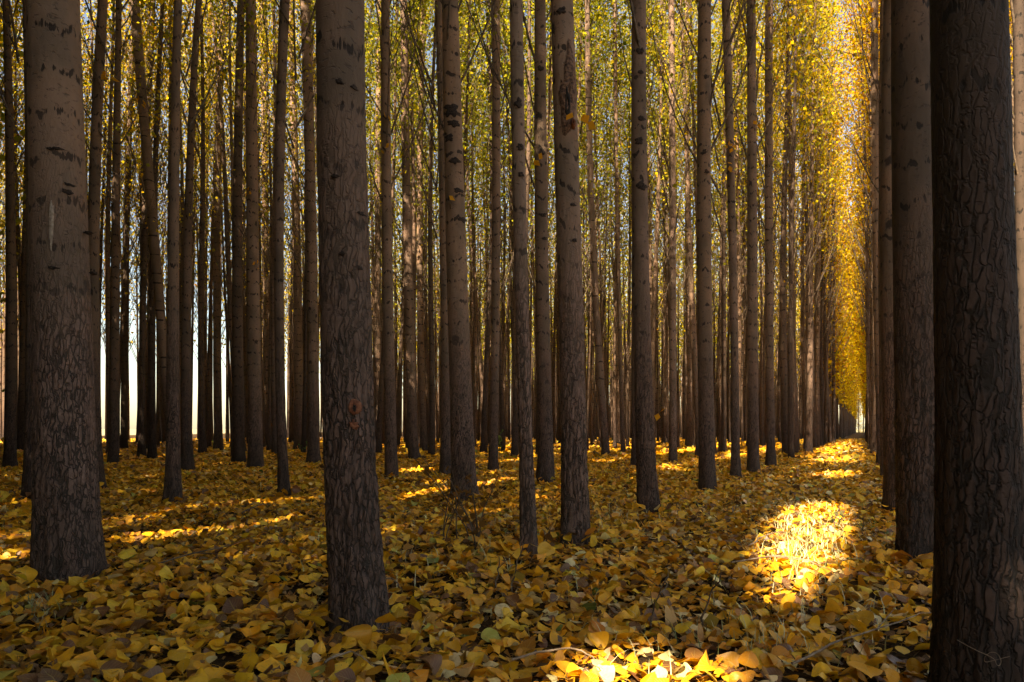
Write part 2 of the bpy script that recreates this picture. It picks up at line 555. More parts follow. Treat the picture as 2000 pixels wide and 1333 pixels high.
def in_sunspot(P, grow=1.0, pad=0.055):
    """P: world points; True where the sun ray through the point lands in a spot"""
    t = P[:, 2] / SUN.z
    gx = P[:, 0] - SUN.x * t; gy = P[:, 1] - SUN.y * t
    ok = gy > 1.0
    yy = np.where(ok, gy, 1.0)
    u = 1000 + F * gx / yy; v = HZ + F * H / yy
    hit = np.zeros(len(P), bool)
    edge = 1.0 + np.clip(np.random.default_rng(len(P)).normal(0, 0.30, len(P)), -0.25, 1.3)      # ragged edges
    for (cx, cy_, a, b, s) in SUNSPOTS:
        du = u - cx; dv = v - cy_ - s * du
        hit |= (du / (a * grow + pad * F / yy)) ** 2 + (dv / (b * grow + pad * F * H / yy ** 2)) ** 2 < edge
    return hit & ok


# ------------------------------------------------------------------ tree list
# measured trees: base x, base y, x at row 666, x at row 0, width at row 666, width at row 0, label
T = [
    (135, 1112, 121, 106, 122, 104, "thickest trunk on the left, tan poplar with a pale sun streak on its smooth bark"),
    (700, 1212, 677, 665, 100, 97, "big rough barked poplar at the front with a round reddish knot scar"),
    (1035, 1092, 1021, 1008, 27, 25, "slender bare pole poplar standing just left of the trunk with torn bark"),
    (1126, 1062, 1116, 1097, 49, 45, "poplar with a long torn bark wound and dark cavity high on its trunk"),
    (1265, 1001, 1254, 1248, 35, 28, "straight poplar right of the torn bark trunk with two leaves hanging at mid height"),
    (1382, 951, 1377, 1376, 30, 26, "straight poplar with an orange leaf pair high on its trunk at the alley row"),
    (1437, 931, 1434, 1417, 16, 16, "thin poplar curving left near its top next to the trunk with orange leaf pair"),
    (1471, 921, 1470, 1467, 21, 17, "straight poplar in the alley row just beyond the thin curving one"),
    (1506, 906, 1503, 1502, 16, 16, "pale stemmed slim poplar fourth along the alley row from the orange leaf pair"),
    (908, 971, 897, 879, 42, 32, "pale tan poplar with black chevron limb scars and green sprouts at its foot"),
    (1068, 946, 1061, 1055, 28, 22, "pale poplar with small black limb scars behind the slender bare pole"),
    (963, 916, 967, 968, 17, 16, "thin poplar with leafy weeds round its base behind the chevron scarred trunk"),
    (872, 924, 871, 857, 22, 15, "dim poplar half hidden behind the left edge of the chevron scarred trunk"),
    (765, 935, 759, 753, 22, 17, "slim tan poplar just right of the big trunk with the reddish knot"),
    (808, 894, 801, 789, 19, 14, "slim spotted poplar, second one right of the big reddish knot trunk"),
    (828, 881, 822, 828, 13, 10, "very thin wavy pale stem between the spotted poplar and the chevron trunk"),
    (739, 881, 738, 741, 13, 10, "thin dark poplar touching the right side of the big reddish knot trunk"),
    (1184, 891, 1168, 1147, 14, 10, "thin poplar leaning left between the torn bark trunk and its right neighbour"),
    (1217, 886, 1211, 1200, 8, 8, "very thin slightly curved poplar close behind the leaning one"),
    (1241, 910, 1240, 1243, 13, 11, "dark thin poplar hidden along the left side of the trunk with two hanging leaves"),
    (1314, 903, 1314, 1311, 14, 12, "thin straight poplar right of the trunk with two hanging leaves"),
    (1346, 874, 1345, 1341, 13, 10, "thin far poplar between the two hanging leaf trunks in the right half"),
    (1300, 866, 1300, 1297, 10, 8, "faint far poplar just right of the two hanging leaves"),
    (340, 983, 338, 348, 25, 16, "slim straight poplar alone in the leaf carpet right of the thickest left trunk"),
    (366, 919, 364, 388, 20, 12, "dark poplar leaning right close behind the slim lone poplar on the left"),
    (555, 964, 546, 556, 19, 20, "slim poplar left of the big reddish knot trunk with clean smooth upper bark"),
    (500, 912, 496, 490, 27, 20, "tan poplar with orange leaf tufts on its trunk in the left middle"),
    (467, 902, 464, 471, 22, 15, "dark poplar pressed against the left of the trunk with orange leaf tufts"),
    (612, 902, 611, 596, 22, 20, "marked poplar partly behind the left edge of the big reddish knot trunk"),
    (222, 904, 224, 232, 20, 12, "dark silhouetted poplar right of the thickest left trunk near the white gaps"),
    (188, 950, 182, 201, 27, 20, "tan spotted poplar emerging from behind the thickest left trunk higher up"),
    (338, 897, 318, 262, 20, 20, "strongly leaning poplar that crosses behind the slim lone poplar on the left"),
    (242, 879, 244, 262, 13, 9, "thin black stem before the widest white gap on the left"),
    (277, 893, 278, 300, 13, 9, "left one of two black stems standing side by side in the white gap"),
    (298, 895, 297, 318, 14, 8, "right one of two black stems standing side by side in the white gap"),
    (20, 912, 22, 12, 22, 15, "dark poplar close to the left picture edge"),
    (58, 971, 62, 52, 25, 17, "black poplar half hidden behind the left side of the thickest left trunk"),
    (40, 882, 44, 64, 13, 10, "thin black poplar between the edge tree and the thickest left trunk"),
    (399, 867, 398, 412, 14, 9, "thin black stem between the leaning dark poplar and the pair of dark stems"),
    (427, 881, 424, 436, 16, 11, "black stem with small green shoots at its foot in the left middle"),
    (524, 872, 522, 512, 15, 10, "thin dark stem between the orange tufted trunk and the clean smooth one"),
    (585, 879, 583, 566, 17, 11, "thin dark poplar just left of the marked one behind the reddish knot trunk"),
    (1916, 1366, 1906, 1890, 166, 152, "huge nearly black rough trunk in front on the right"),
    (1797, 1091, 1788, 1782, 88, 84, "second dark trunk of the right row beside the huge black one"),
    (1757, 1001, 1745, 1745, 50, 40, "shaded poplar third in the right row with deep brown bark"),
    (1737, 936, 1732, 1732, 32, 26, "pale scarred poplar fourth in the right row at the alley edge"),
    (2003, 962, 1998, 1989, 26, 24, "thin poplar peeking out past the right side of the huge black trunk"),
    (1723, 908, 1716, 1708, 18, 14, "thin poplar fifth in the right row at the alley edge"),
]
BARK_SHADE = {46: 0.3, 42: 0.24, 43: 0.55, 44: 0.7, 35: 0.55, 36: 0.5, 37: 0.6, 32: 0.5, 33: 0.5, 34: 0.5, 38: 0.6, 29: 0.65, 24: 0.7, 27: 0.7, 19: 0.7}  # dark stems: bark tone plus shade put into the colour
ROUGH_N = {0, 1, 2, 3, 4, 9, 42, 43}
SPRIGS = {5: [(1390, 460, 2)], 4: [(1291, 800, 2)], 9: [(880, 402, 1)], 3: [(1135, 246, 4)], 13: [(753, 295, 2), (757, 232, 3)], 14: [(787, 340, 3)],
          31: [(282, 205, 7), (270, 190, 4)], 26: [(488, 372, 4), (505, 523, 3)], 6: [(1425, 290, 5), (1424, 330, 4)], 7: [(1475, 240, 3)], 10: [(1050, 320, 2)],
          30: [(212, 155, 4)]}

SCARS = {9: [(880, 212, 13, 14), (886, 239, 13, 7), (876, 267, 11, 7), (889, 313, 10, 6), (896, 371, 9, 5), (901, 427, 8, 6)],
         10: [(1059, 297, 7, 7), (1056, 133, 6, 6), (1061, 420, 6, 5), (1063, 466, 6, 4)],
         4: [(1251, 98, 8, 6), (1252, 140, 5, 4), (1254, 231, 7, 5), (1250, 275, 9, 8), (1254, 362, 11, 9)],
         2: [(1013, 201, 8, 9), (1016, 287, 8, 6), (1017, 341, 7, 4)],
         3: [(1098, 20, 9, 8), (1120, 400, 5, 3), (1123, 470, 5, 4)],
         5: [(1379, 150, 5, 4), (1376, 297, 6, 5), (1380, 335, 5, 4)],
         1: [(663, 160, 8, 6), (690, 165, 6, 5), (655, 345, 7, 4), (700, 410, 6, 4), (668, 495, 6, 4), (700, 520, 6, 4)],
         0: [(105, 285, 7, 3), (120, 352, 6, 3), (118, 367, 5, 5), (95, 288, 5, 3), (140, 440, 7, 3), (100, 522, 8, 3), (150, 522, 6, 3)]}
kit_cache = {}
TOP = 16.0


def variant(kind, k, tone):
    """shared branch and crown meshes; kind 'view' or 'alley'"""
    key = (kind, k, tone)
    if key not in kit_cache:
        if kind == 'view':
            acc, v, q, c, pts = crown_kit(100 + k, TOP + k * 0.4, 2450, 0.070, 5.0, 0.08, tone, 6.0)
        elif kind == 'thin':                             # half bare
            acc, v, q, c, pts = crown_kit(700 + k, TOP + k * 0.4, 1250, 0.070, 5.4, 0.10, tone, 5.0)
        else:                                            # along the alley the leaves reach far down
            acc, v, q, c, pts = crown_kit(500 + k, TOP + k * 0.3, 5600, 0.078, 3.0, 0.35, tone)
        kit_cache[key] = (acc.mesh("branches", TWIG), mesh_np("crown", v, q, mat=CROWN, fcol=c), v.reshape(-1, 4, 3), c)
    return kit_cache[key]


def far_trunk(k):
    key = ('trunk', k)
    if key not in kit_cache:
        rng = np.random.default_rng(50 + k)
        a, b, p = rng.uniform(0.02, 0.07), rng.uniform(0.02, 0.07), rng.uniform(0, 6)
        zs = np.array([-0.15, 0, 0.08, 0.2, 0.5, 1, 1.6, 2.4, 3.2, 4, 5, 6, 7, 8.5, 10, 12, 14, 16])
        co, q, fu = trunk_np(lambda z: (a * np.sin(z * 0.5 + p) - a * math.sin(p), b * np.sin(z * 0.4 + 2 * p) - b * math.sin(2 * p)),
                             lambda z: 0.085 * np.clip(1 - z / 18.0, 0.08, 1.0), 16, 12, zs, 0, 7 * k)
        kit_cache[key] = mesh_np("trunk", co, q, mat=BARK, smooth=True)
    return kit_cache[key]


CROWN_TREES = []


def add_crown(root, kind, k, tone, loc=(0, 0, 0), wide=1.0):
    """branches + crown; a tree whose leaves would shade a sunlit spot gets a crown of its own with that opening"""
    bm, cm, lv, lc = variant(kind, k, tone)
    b = link("branches", bm, root, loc)
    b.scale = (wide, wide, 1)
    M = root.matrix_basis @ Matrix.Translation(loc) @ Matrix.Diagonal((wide, wide, 1, 1))
    A = np.array(M)
    cen = lv.mean(1) @ A[:3, :3].T + A[:3, 3]
    hit = in_sunspot(cen)
    if hit.any():
        keep = ~hit
        v = lv[keep].reshape(-1, 3)
        cm = mesh_np("crown", v, np.arange(len(v)).reshape(-1, 4), mat=CROWN, fcol=lc[keep])
    link("crown", cm, root, loc).scale = (wide, wide, 1)


def tone_at(px, d):
    """which trees have turned: greener in the middle of the stand, gold at its edges"""
    if px > 1590: return 0.97
    if px > 1480: return 0.75
    if px > 1300: return 0.55
    if px < 330: return 0.8 if d > 14 else 0.5
    if px < 620: return 0.7 if d > 16 else 0.45
    return 0.38 if d < 26 else 0.55


def sprig_mesh(px, py, n, depth, base, seed):
    rng = np.random.default_rng(seed)
    c = np.array([(px - 1000) / F * depth, depth - 0.06, H + (HZ - py) / F * depth]) - np.array(base)
    acc = Acc()
    acc.add(*tube_np([c + (0, 0.09, -0.03), c + (0.0, 0.03, 0.0), c + (0.01, -0.02, -0.02)], [0.004, 0.003, 0.002], 4), (0.10, 0.06, 0.03))
    p = c + rng.normal(0, 0.035, (n, 3)) * np.array([1, 0.6, 1.0 if n < 4 else 1.6])
    v, q = leaves_np(p, 0.055 if depth < 4 else 0.075, rng)
    acc.add(v, q, (0.62, 0.30, 0.03))
    return acc.mesh("leaf_sprig", CROWN, smooth=False)


def cone_disc(cx, cz, surf, rx, rz, seed, mat, name, bump, root, jag=0.18, squash=1.0):
    """a patch lying on the camera side of a trunk: surf(u,z) gives the bark surface; raised rim, sunken middle"""
    rng = np.random.default_rng(seed)
    nr, na = 7, 26
    an = np.arange(na) * 2 * math.pi / na
    edge = 1 + jag * (noise3(np.stack([np.cos(an) * 2 + seed, np.sin(an) * 2, an * 0], 1)) - 0.5) * 2
    vs = []
    for r in np.linspace(0.04, 1, nr):
        for a, e in zip(an, edge):
            u = math.cos(a) * rx * r * e; w = math.sin(a) * rz * r * e
            d = 0.007 + bump * math.sin(min(r, 1) * math.pi) ** 1.5 + rng.normal(0, 0.0006)
            if r == 1: d = -0.012
            x, y = surf(cx + u, cz + w)
            vs.append((x, y - d, cz + w))
    vs = np.array(vs)
    i = np.arange(nr - 1)[:, None] * na + np.arange(na)[None, :]
    j = np.arange(nr - 1)[:, None] * na + (np.arange(na)[None, :] + 1) % na
    q = np.stack([i, j, j + na, i + na], -1).reshape(-1, 4)
    cap = np.stack([np.zeros(na // 2 - 1, int), 2 * np.arange(1, na // 2) - 1, 2 * np.arange(1, na // 2), np.minimum(2 * np.arange(1, na // 2) + 1, na - 1)], 1)
    return link(name, mesh_np(name, vs, np.concatenate([q, cap]), mat=mat, smooth=True), root)


def measured_tree(k):
    bx, by, mx, tx, wm, wt, label = T[k]
    d = F * H / ((by - HZ) * 1.03)        # the litter hides the last centimetres
    X0 = (bx - 1000) / F * d
    zt = H + HZ / F * d                     # height at the top row of the photo
    zm = H + (HZ - 666) / F * d
    Xm = (mx - 1000) / F * d - X0; Xt = (tx - 1000) / F * d - X0
    cosv = math.cos(math.atan((mx - 1000) / F))
    rm, rt = wm * d * cosv / F / 2, wt * d * cosv / F / 2
    gz = float(ground_z(X0, d)[0])
    root = empty("poplar_tree", (X0, d, gz))
    bpy.context.view_layer.update()
    top = 15.5
    # axis: quadratic through base, row 666, row 0, then straight on
    A = np.array([[zm * zm, zm], [zt * zt, zt]])
    qa, qb = np.linalg.solve(A, np.array([Xm, Xt]))
    slope = min(max(2 * qa * zt + qb, -0.12), 0.12)

    def axis(z):
        zc = np.clip(z, 0, zt)
        return qa * zc * zc + qb * zc + np.clip(z - zt, 0, None) * slope * 0.5, z * 0.0

    tap = (rm - rt) / max(zt - zm, 0.1)

    def rad(z):
        lo = rm + (zm - z) * min(max(tap, 0.002), 0.010)
        hi = rt * np.clip((top - z) / (top - zt), 0.05, 1)
        r = np.where(z < zm, lo, np.where(z < zt, rm + (rt - rm) * (z - zm) / (zt - zm), hi))
        return np.maximum(r, 0.012)

    if k in ROUGH_N:
        step = max(0.009, d * 0.0032)
        zs = np.concatenate([np.arange(-0.12, zt + 0.4, step), np.linspace(zt + 0.6, top, 12)])
        co, q, fu = trunk_np(axis, rad, top, 96 if d > 3 else 132, zs, 0.55 if k in (2, 42) else 1.0, 3 + k * 1.7, 0.45 if k == 0 else 1.0)
    else:
        zs = np.concatenate([np.arange(-0.12, 1.0, 0.05), np.arange(1.0, zt + 0.5, 0.12), np.linspace(zt + 0.8, top, 10)])
        co, q, fu = trunk_np(axis, rad, top, 32, zs, 0.7, 3 + k * 1.7)
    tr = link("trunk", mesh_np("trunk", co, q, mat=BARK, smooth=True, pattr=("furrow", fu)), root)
    dk = BARK_SHADE.get(k, 1.0)
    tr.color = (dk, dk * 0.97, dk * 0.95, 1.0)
    kind = 'view'
    ax, ay = axis(np.array([9.0]))
    add_crown(root, kind, k % 4, tone_at(tx, d), (float(ax[0]), 0, 0))
    for s, (px, py, n) in enumerate(SPRIGS.get(k, [])):
        link("leaf_sprig", sprig_mesh(px, py, n, d - rm, (X0, d, gz), 900 + k * 7 + s), root)
    tag(root, label, "tree", "poplars with trunks close to the viewpoint")

    def surf(u, z):                                  # front of the trunk at local x u, height z
        cx = float(axis(np.array([z]))[0][0]); r = float(rad(np.array([z]))[0])
        return u, -math.sqrt(max(r * r - (u - cx) ** 2, 1e-5))

    def at(px, py):
        dd = d - rm
        return (px - 1000) / F * dd - X0, H + (HZ - py) / F * dd - gz
    for i_, (px, py, sx, sz) in enumerate(SCARS.get(k, [])):
        u, z = at(px, py)
        cone_disc(u, z, surf, sx / F * d, sz / F * d, 40 + 7 * k + i_, SCAR, "branch_scar", 0.002, root, 0.55)
    if k == 1:
        u, z = at(692, 795)
        p = 1 / F * d
        o = cone_disc(u, z, surf, 13 * p, 17 * p, 3, WOUND, "knot_scar", 0.005, root, 0.10); o["label"] = "round reddish knot scar where a limb was cut"
        u, z = at(690, 829)
        cone_disc(u, z, surf, 9 * p, 9 * p, 5, WOUND, "bark_wound", 0.003, root, 0.6)
        u, z = at(693, 797)
        cone_disc(u, z, surf, 3.5 * p, 8 * p, 6, DARK, "cavity", 0.011, root, 0.3)
    if k == 3:
        p = 1 / F * d
        u, z = at(1112, 178)
        o = cone_disc(u, z, surf, 19 * p, 85 * p, 8, CALLUS, "torn_bark", 0.012, root, 0.5); o["label"] = "long torn strip of loose bark"
        u, z = at(1108, 205)
        cone_disc(u, z, surf, 6 * p, 40 * p, 9, DARK, "cavity", 0.016, root, 0.4)
        u, z = at(1120, 241)
        cone_disc(u, z, surf, 6 * p, 11 * p, 10, WOUND, "callus_knob", 0.030, root, 0.2)
    if k == 0:
        p = 1 / F * d
        u, z = at(97, 425)
        o = cone_disc(u, z, surf, 3 * p, 50 * p, 12, SUN_STREAK, "sun_streak", 0.001, root, 0.5); o["label"] = "pale vertical sun streak painted on the bark"
    return root, X0, d


placed = []
for k in range(len(T)):
    root, X0, d = measured_tree(k)
    placed.append((X0, d))

# ------------------------------------------------------------------ the rest of the plantation, on its planting grid
cand = []
rng = np.random.default_rng(77)
for row in range(-3, 25):
    if row >= 0:
        perp = 1.53 + 1.9 * row
    else:
        perp = -0.24 + 1.9 * (row + 1)
    s = -36.0 + rng.uniform(0, 1)
    while s < (120 if row in (0, -1) else 96):
        step = 1.9 if s < 9 else 1.08
        jx, jy = rng.normal(0, 0.12, 2)
        P = ROW * (s + jy) + PERP * (perp + jx)
        cand.append((float(P[0]), float(P[1]), row))
        s += step
vis, offs = [], []
for (x, y, row) in cand:
    if min((x - a) ** 2 + (y - b) ** 2 for a, b in placed) < 1.0:
        continue
    if y > 0.6:
        px = 1000 + F * x / y; by = HZ + F * H / y
    else:
        px, by = -9999, 0
    inview = y > 0.6 and -60 < px < 2060
    if inview:
        if row >= 0 and px < 1480 and by > 893: continue
        if row == 0 and by > 899: continue
        if row == -1 and by > 897: continue
        if row < -1 and (y < 9 or 1835 > px): continue
        if 90 < px < 480 and y > 33 + 0.02 * max(px, 0): continue     # the stand ends sooner on the left
        vis.append((y, x, px, by, row))
    else:
        dist = math.hypot(x, y)
        if y > 1.5 and (dist > 32 or x > 0): continue
        if y < 1.5 and (dist > 36 or dist < 1.2): continue
        if row < -1 or row > 16: continue
        if y < 1.5 and x > 6: continue
        offs.append((x, y))
vis.sort()
for s in np.arange(-34.0, -8.0, 2.1):                 # unseen trees added in the alley behind the viewpoint to cut fill light
    P = ROW * s + PERP * (0.65 + rng.normal(0, 0.25))
    offs.append((float(P[0]), float(P[1])))
LAND = [(-400, "left picture edge"), (121, "thickest left trunk"), (338, "slim lone poplar"), (496, "orange tufted trunk"), (680, "reddish knot trunk"),
        (897, "chevron scarred trunk"), (1116, "torn bark trunk"), (1254, "hanging leaf trunk"), (1377, "orange leaf pair trunk"), (1503, None)]


def zone_label(px, y, row):
    near = "slim shaded" if y < 26 else ("thin distant" if y < 38 else "very thin far off")
    if row == 0:
        return ("dim poplar in the receding row on the left side of the leafy alley" if y < 32 else "far poplar near the vanishing end of the left alley row"), "poplars in the left alley row"
    if row < 0:
        return ("poplar in the right row beyond the pale scarred one" if row == -1 else "poplar behind the right row seen past the dark trunks"), "poplars of the right rows"
    for (a, la), (b, lb) in zip(LAND[:-1], LAND[1:]):
        if px < b:
            if lb is None: break
            return f"{near} poplar between the {la} and the {lb}", f"background poplars, {la} to {lb}"
    return f"{near} poplar behind the left alley row at the right", "background poplars behind the alley row"


def grid_tree(x, y, kind, label, group, tone, seed, wide=1.0):
    rng = np.random.default_rng(seed)
    gz = float(ground_z(x, y)[0])
    root = empty("poplar_tree", (x, y, gz))
    root.rotation_euler = (math.radians(rng.normal(0, 1.0)), math.radians(rng.normal(-0.5, 1.3)), rng.uniform(0, 6.28))
    bpy_m = root.matrix_basis
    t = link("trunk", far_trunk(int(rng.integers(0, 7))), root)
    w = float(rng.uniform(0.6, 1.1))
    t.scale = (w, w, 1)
    dk = float(rng.uniform(0.40, 0.85))              # background stems darkened by varying amounts, shade put into the bark colour
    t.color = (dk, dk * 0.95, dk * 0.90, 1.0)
    add_crown(root, kind, int(rng.integers(0, 4)), tone, (0, 0, 0), wide)
    tag(root, label, "tree", group)
    return root


NIND = 244
for n, (y, x, px, by, row) in enumerate(vis[:NIND]):
    lab, grp = zone_label(px, y, row)
    grid_tree(x, y, 'alley' if row in (0, -1) and y > 34 else 'thin' if px < 640 and y > 13 else 'view', lab, grp, (0.97 if px > 1600 else 0.62) if row in (0, -1) else tone_at(px, y), 4000 + n, (1.3 if y > 30 else 1.0) if row in (0, -1) else 1.0)
for n, (s_, p_) in enumerate(((116, 0.9), (122, 0.3), (128, 1.0))):
    P = ROW * s_ + PERP * p_
    g = grid_tree(float(P[0]), float(P[1]), 'alley', "golden leafy poplar closing the far end of the alley", "poplars closing the alley", 0.97, 7700 + n, 1.3)
    for ch in g.children:
        if ch.name.split('.')[0] in ("crown", "branches"): ch.location.z = -2.6

# the far rest of the stand reads as one mass
rng = np.random.default_rng(5)
tv, tq, cv, cq, cc, n1, n2 = [], [], [], [], [], 0, 0
bv, bq, n3 = [], [], 0
for (y, x, px, by, row) in vis[NIND:]:
    w = rng.uniform(0.05, 0.09)
    lx, ly = rng.normal(0, 0.25, 2)
    zs = np.array([-0.1, 0.3, 2, 5, 9, 15.5])
    pts = np.stack([x + lx * (zs / 16) ** 2 + rng.normal(0, 0.02, 6), y + ly * (zs / 16) ** 2, zs], 1)
    v, q = tube_np(pts, w * np.array([1.25, 1, 0.9, 0.72, 0.5, 0.05]), 6)
    tv.append(v); tq.append(q + n1); n1 += len(v)
    edge = row in (0, -1)
    m = 800 if edge else 170 if px > 640 else 110
    for _ in range(7):                                 # steep thin limbs
        z0 = rng.uniform(3.5, 10.5); az = rng.uniform(0, 6.28); ln = rng.uniform(1.2, 3.0); o = rng.uniform(0.25, 0.5) * ln
        c0 = np.array([np.interp(z0, zs, pts[:, 0]), np.interp(z0, zs, pts[:, 1]), z0])
        e = c0 + np.array([o * math.cos(az), o * math.sin(az), ln])
        v, q = tube_np([c0, c0 * 0.45 + e * 0.55 + np.array([math.cos(az), math.sin(az), 0]) * 0.12, e], [0.020, 0.013, 0.005], 3)
        bv.append(v); bq.append(q + n3); n3 += len(v)
    h = (2.2 + 13.5 * rng.beta(1.3, 1.3, m)) if edge else 4.6 + 11.5 * rng.beta(1.6, 1.5, m)
    rr = (0.35 + 0.75 * np.sin(np.clip((h - 4) / 12.5, 0, 1) * math.pi)) * np.sqrt(rng.uniform(0, 1, m)) * (1.15 if edge else 1.0)
    a = rng.uniform(0, 6.28, m)
    v, q = leaves_np(np.stack([x + rr * np.cos(a), y + rr * np.sin(a), h], 1), 0.13, rng)
    cv.append(v); cq.append(q + n2); n2 += len(v)
    cc.append(leaf_cols(m, 0.97 if edge else tone_at(px, y), rng))
def near_view(P):
    """points close in front of the lens, inside the picture"""
    y = np.where(P[:, 1] > 0.2, P[:, 1], 0.2)
    u = 1000 + F * P[:, 0] / y; v = HZ - F * (P[:, 2] - H) / y
    inside = (P[:, 1] > 0.2) & (P[:, 1] < 13) & (u > -150) & (u < 2150) & (v > -150)
    return inside | ((np.hypot(P[:, 0], P[:, 1]) < 7) & (P[:, 2] < 5.5) & (P[:, 1] > -3))     # nor low round the viewpoint


def dense_kit(k):  # unseen crowns, made dense and low to block sun and low sky
    if ('dk', k) not in kit_cache:
        acc, v, q, c, pts = crown_kit(300 + k, TOP + k * 0.3, 5800, 0.135, 2.4, 0.9, 0.5)
        V = np.concatenate(acc.v)
        kit_cache[('dk', k)] = (V, np.concatenate(acc.q), v.reshape(-1, 4, 3), c, np.searchsorted(acc.limb, np.arange(len(V)), side='right') - 1)
    return kit_cache[('dk', k)]


for (x, y) in offs:
    k = int(rng.integers(0, 5)); a = rng.uniform(0, 6.28)
    Rm = np.array([[math.cos(a), -math.sin(a), 0], [math.sin(a), math.cos(a), 0], [0, 0, 1]])
    P0 = np.array([x, y, 0.0])
    zs = np.array([-0.1, 0.1, 0.5, 2, 5, 9, 15.5])
    w = rng.uniform(0.065, 0.11)
    v, q = tube_np(np.stack([x + rng.normal(0, 0.01, 7), y + rng.normal(0, 0.01, 7), zs], 1), w * np.array([1.5, 1.25, 1.05, 0.95, 0.75, 0.5, 0.05]), 12)
    tv.append(v); tq.append(q + n1); n1 += len(v)
    v, q, lv, lc, li = dense_kit(k)
    outer = math.hypot(x, y) > 25
    v = (v @ Rm.T) * (1.18, 1.18, 1) + P0
    lost = np.unique(li[in_sunspot(v) | near_view(v)])                       # limbs missing where the sun comes through
    q = q[~np.isin(li[q[:, 0]], lost)]
    if not outer:
        bv.append(v); bq.append(q + n3); n3 += len(v)
    L = (lv @ Rm.T) * (1.18, 1.18, 1) + P0
    keep = ~(in_sunspot(L.mean(1)) | near_view(L.mean(1)))
    if outer:                                                  # farther ones: fewer, larger leaves
        keep &= np.arange(len(L)) % 3 == 0
        mL = L.mean(1, keepdims=True); L = mL + (L - mL) * 1.7
    L = L[keep].reshape(-1, 3)
    cv.append(L); cq.append(np.arange(len(L)).reshape(-1, 4) + n2); n2 += len(L); cc.append(lc[keep])
far = empty("far_and_unseen_poplars", (0, 40, 0))
tag(far, "mass of further poplars at the far end, plus unseen shade trees round the viewpoint", "trees", kind="stuff")
for nm, vv, qq, mt, fc in (("trunks", tv, tq, BARK, None), ("branches", bv, bq, TWIG, None), ("crowns", cv, cq, CROWN, cc)):
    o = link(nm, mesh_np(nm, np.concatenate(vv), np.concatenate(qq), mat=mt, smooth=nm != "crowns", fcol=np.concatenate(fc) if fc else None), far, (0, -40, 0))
    o["kind"] = "stuff"
    o.color = (0.55, 0.52, 0.48, 1.0)  # trunks of the mass darkened, standing in for shade inside the stand



# ------------------------------------------------------------------ the carpet of fallen leaves
def litter_cols(n, rng, x, y):
    pal = np.array([[0.78, 0.385, 0.024], [0.72, 0.31, 0.020], [0.80, 0.46, 0.036], [0.46, 0.19, 0.022], [0.38, 0.33, 0.05], [0.16, 0.065, 0.025], [0.70, 0.52, 0.22], [0.13, 0.17, 0.03]])
    pr = np.array([0.35, 0.27, 0.13, 0.11, 0.02, 0.12, 0.03, 0.006])
    c = pal[rng.choice(len(pal), n, p=pr / pr.sum())]
    perp = x * PERP[0] + y * PERP[1]                    # more pale leaves along the open alley, partly to whiten its sun patch
    c = np.where(((np.abs(perp - 0.55) < 0.7) & (rng.uniform(0, 1, n) < 0.10))[:, None], np.array([[0.74, 0.55, 0.26]]), c)
    return c * rng.uniform(0.75, 1.15, (n, 1)) * (1 + rng.normal(0, 0.05, (n, 3)))


def leaf_template(rows, cols):
    """outline of a poplar leaf: broad base, drawn-out tip; returns u in -1..1, t in 0..1, half widths"""
    t = np.array(rows); c = np.array(cols)
    hw = np.interp(t, [0, .05, .14, .28, .42, .58, .72, .84, .93, 1.0], [0.03, .27, .44, .53, .52, .43, .29, .155, .06, 0.006])
    U, Tt = np.meshgrid(c, t)
    dip = -0.07 * np.abs(U) ** 1.5 * np.clip(1 - Tt / 0.3, 0, 1)       # heart-shaped base
    x = U * hw[:, None]; y = Tt + dip
    nr, nc = len(t), len(c)
    i = np.arange(nr - 1)[:, None] * nc + np.arange(nc - 1)[None, :]
    q = np.stack([i, i + 1, i + nc + 1, i + nc], -1).reshape(-1, 4)
    return x.ravel(), y.ravel(), U.ravel(), q


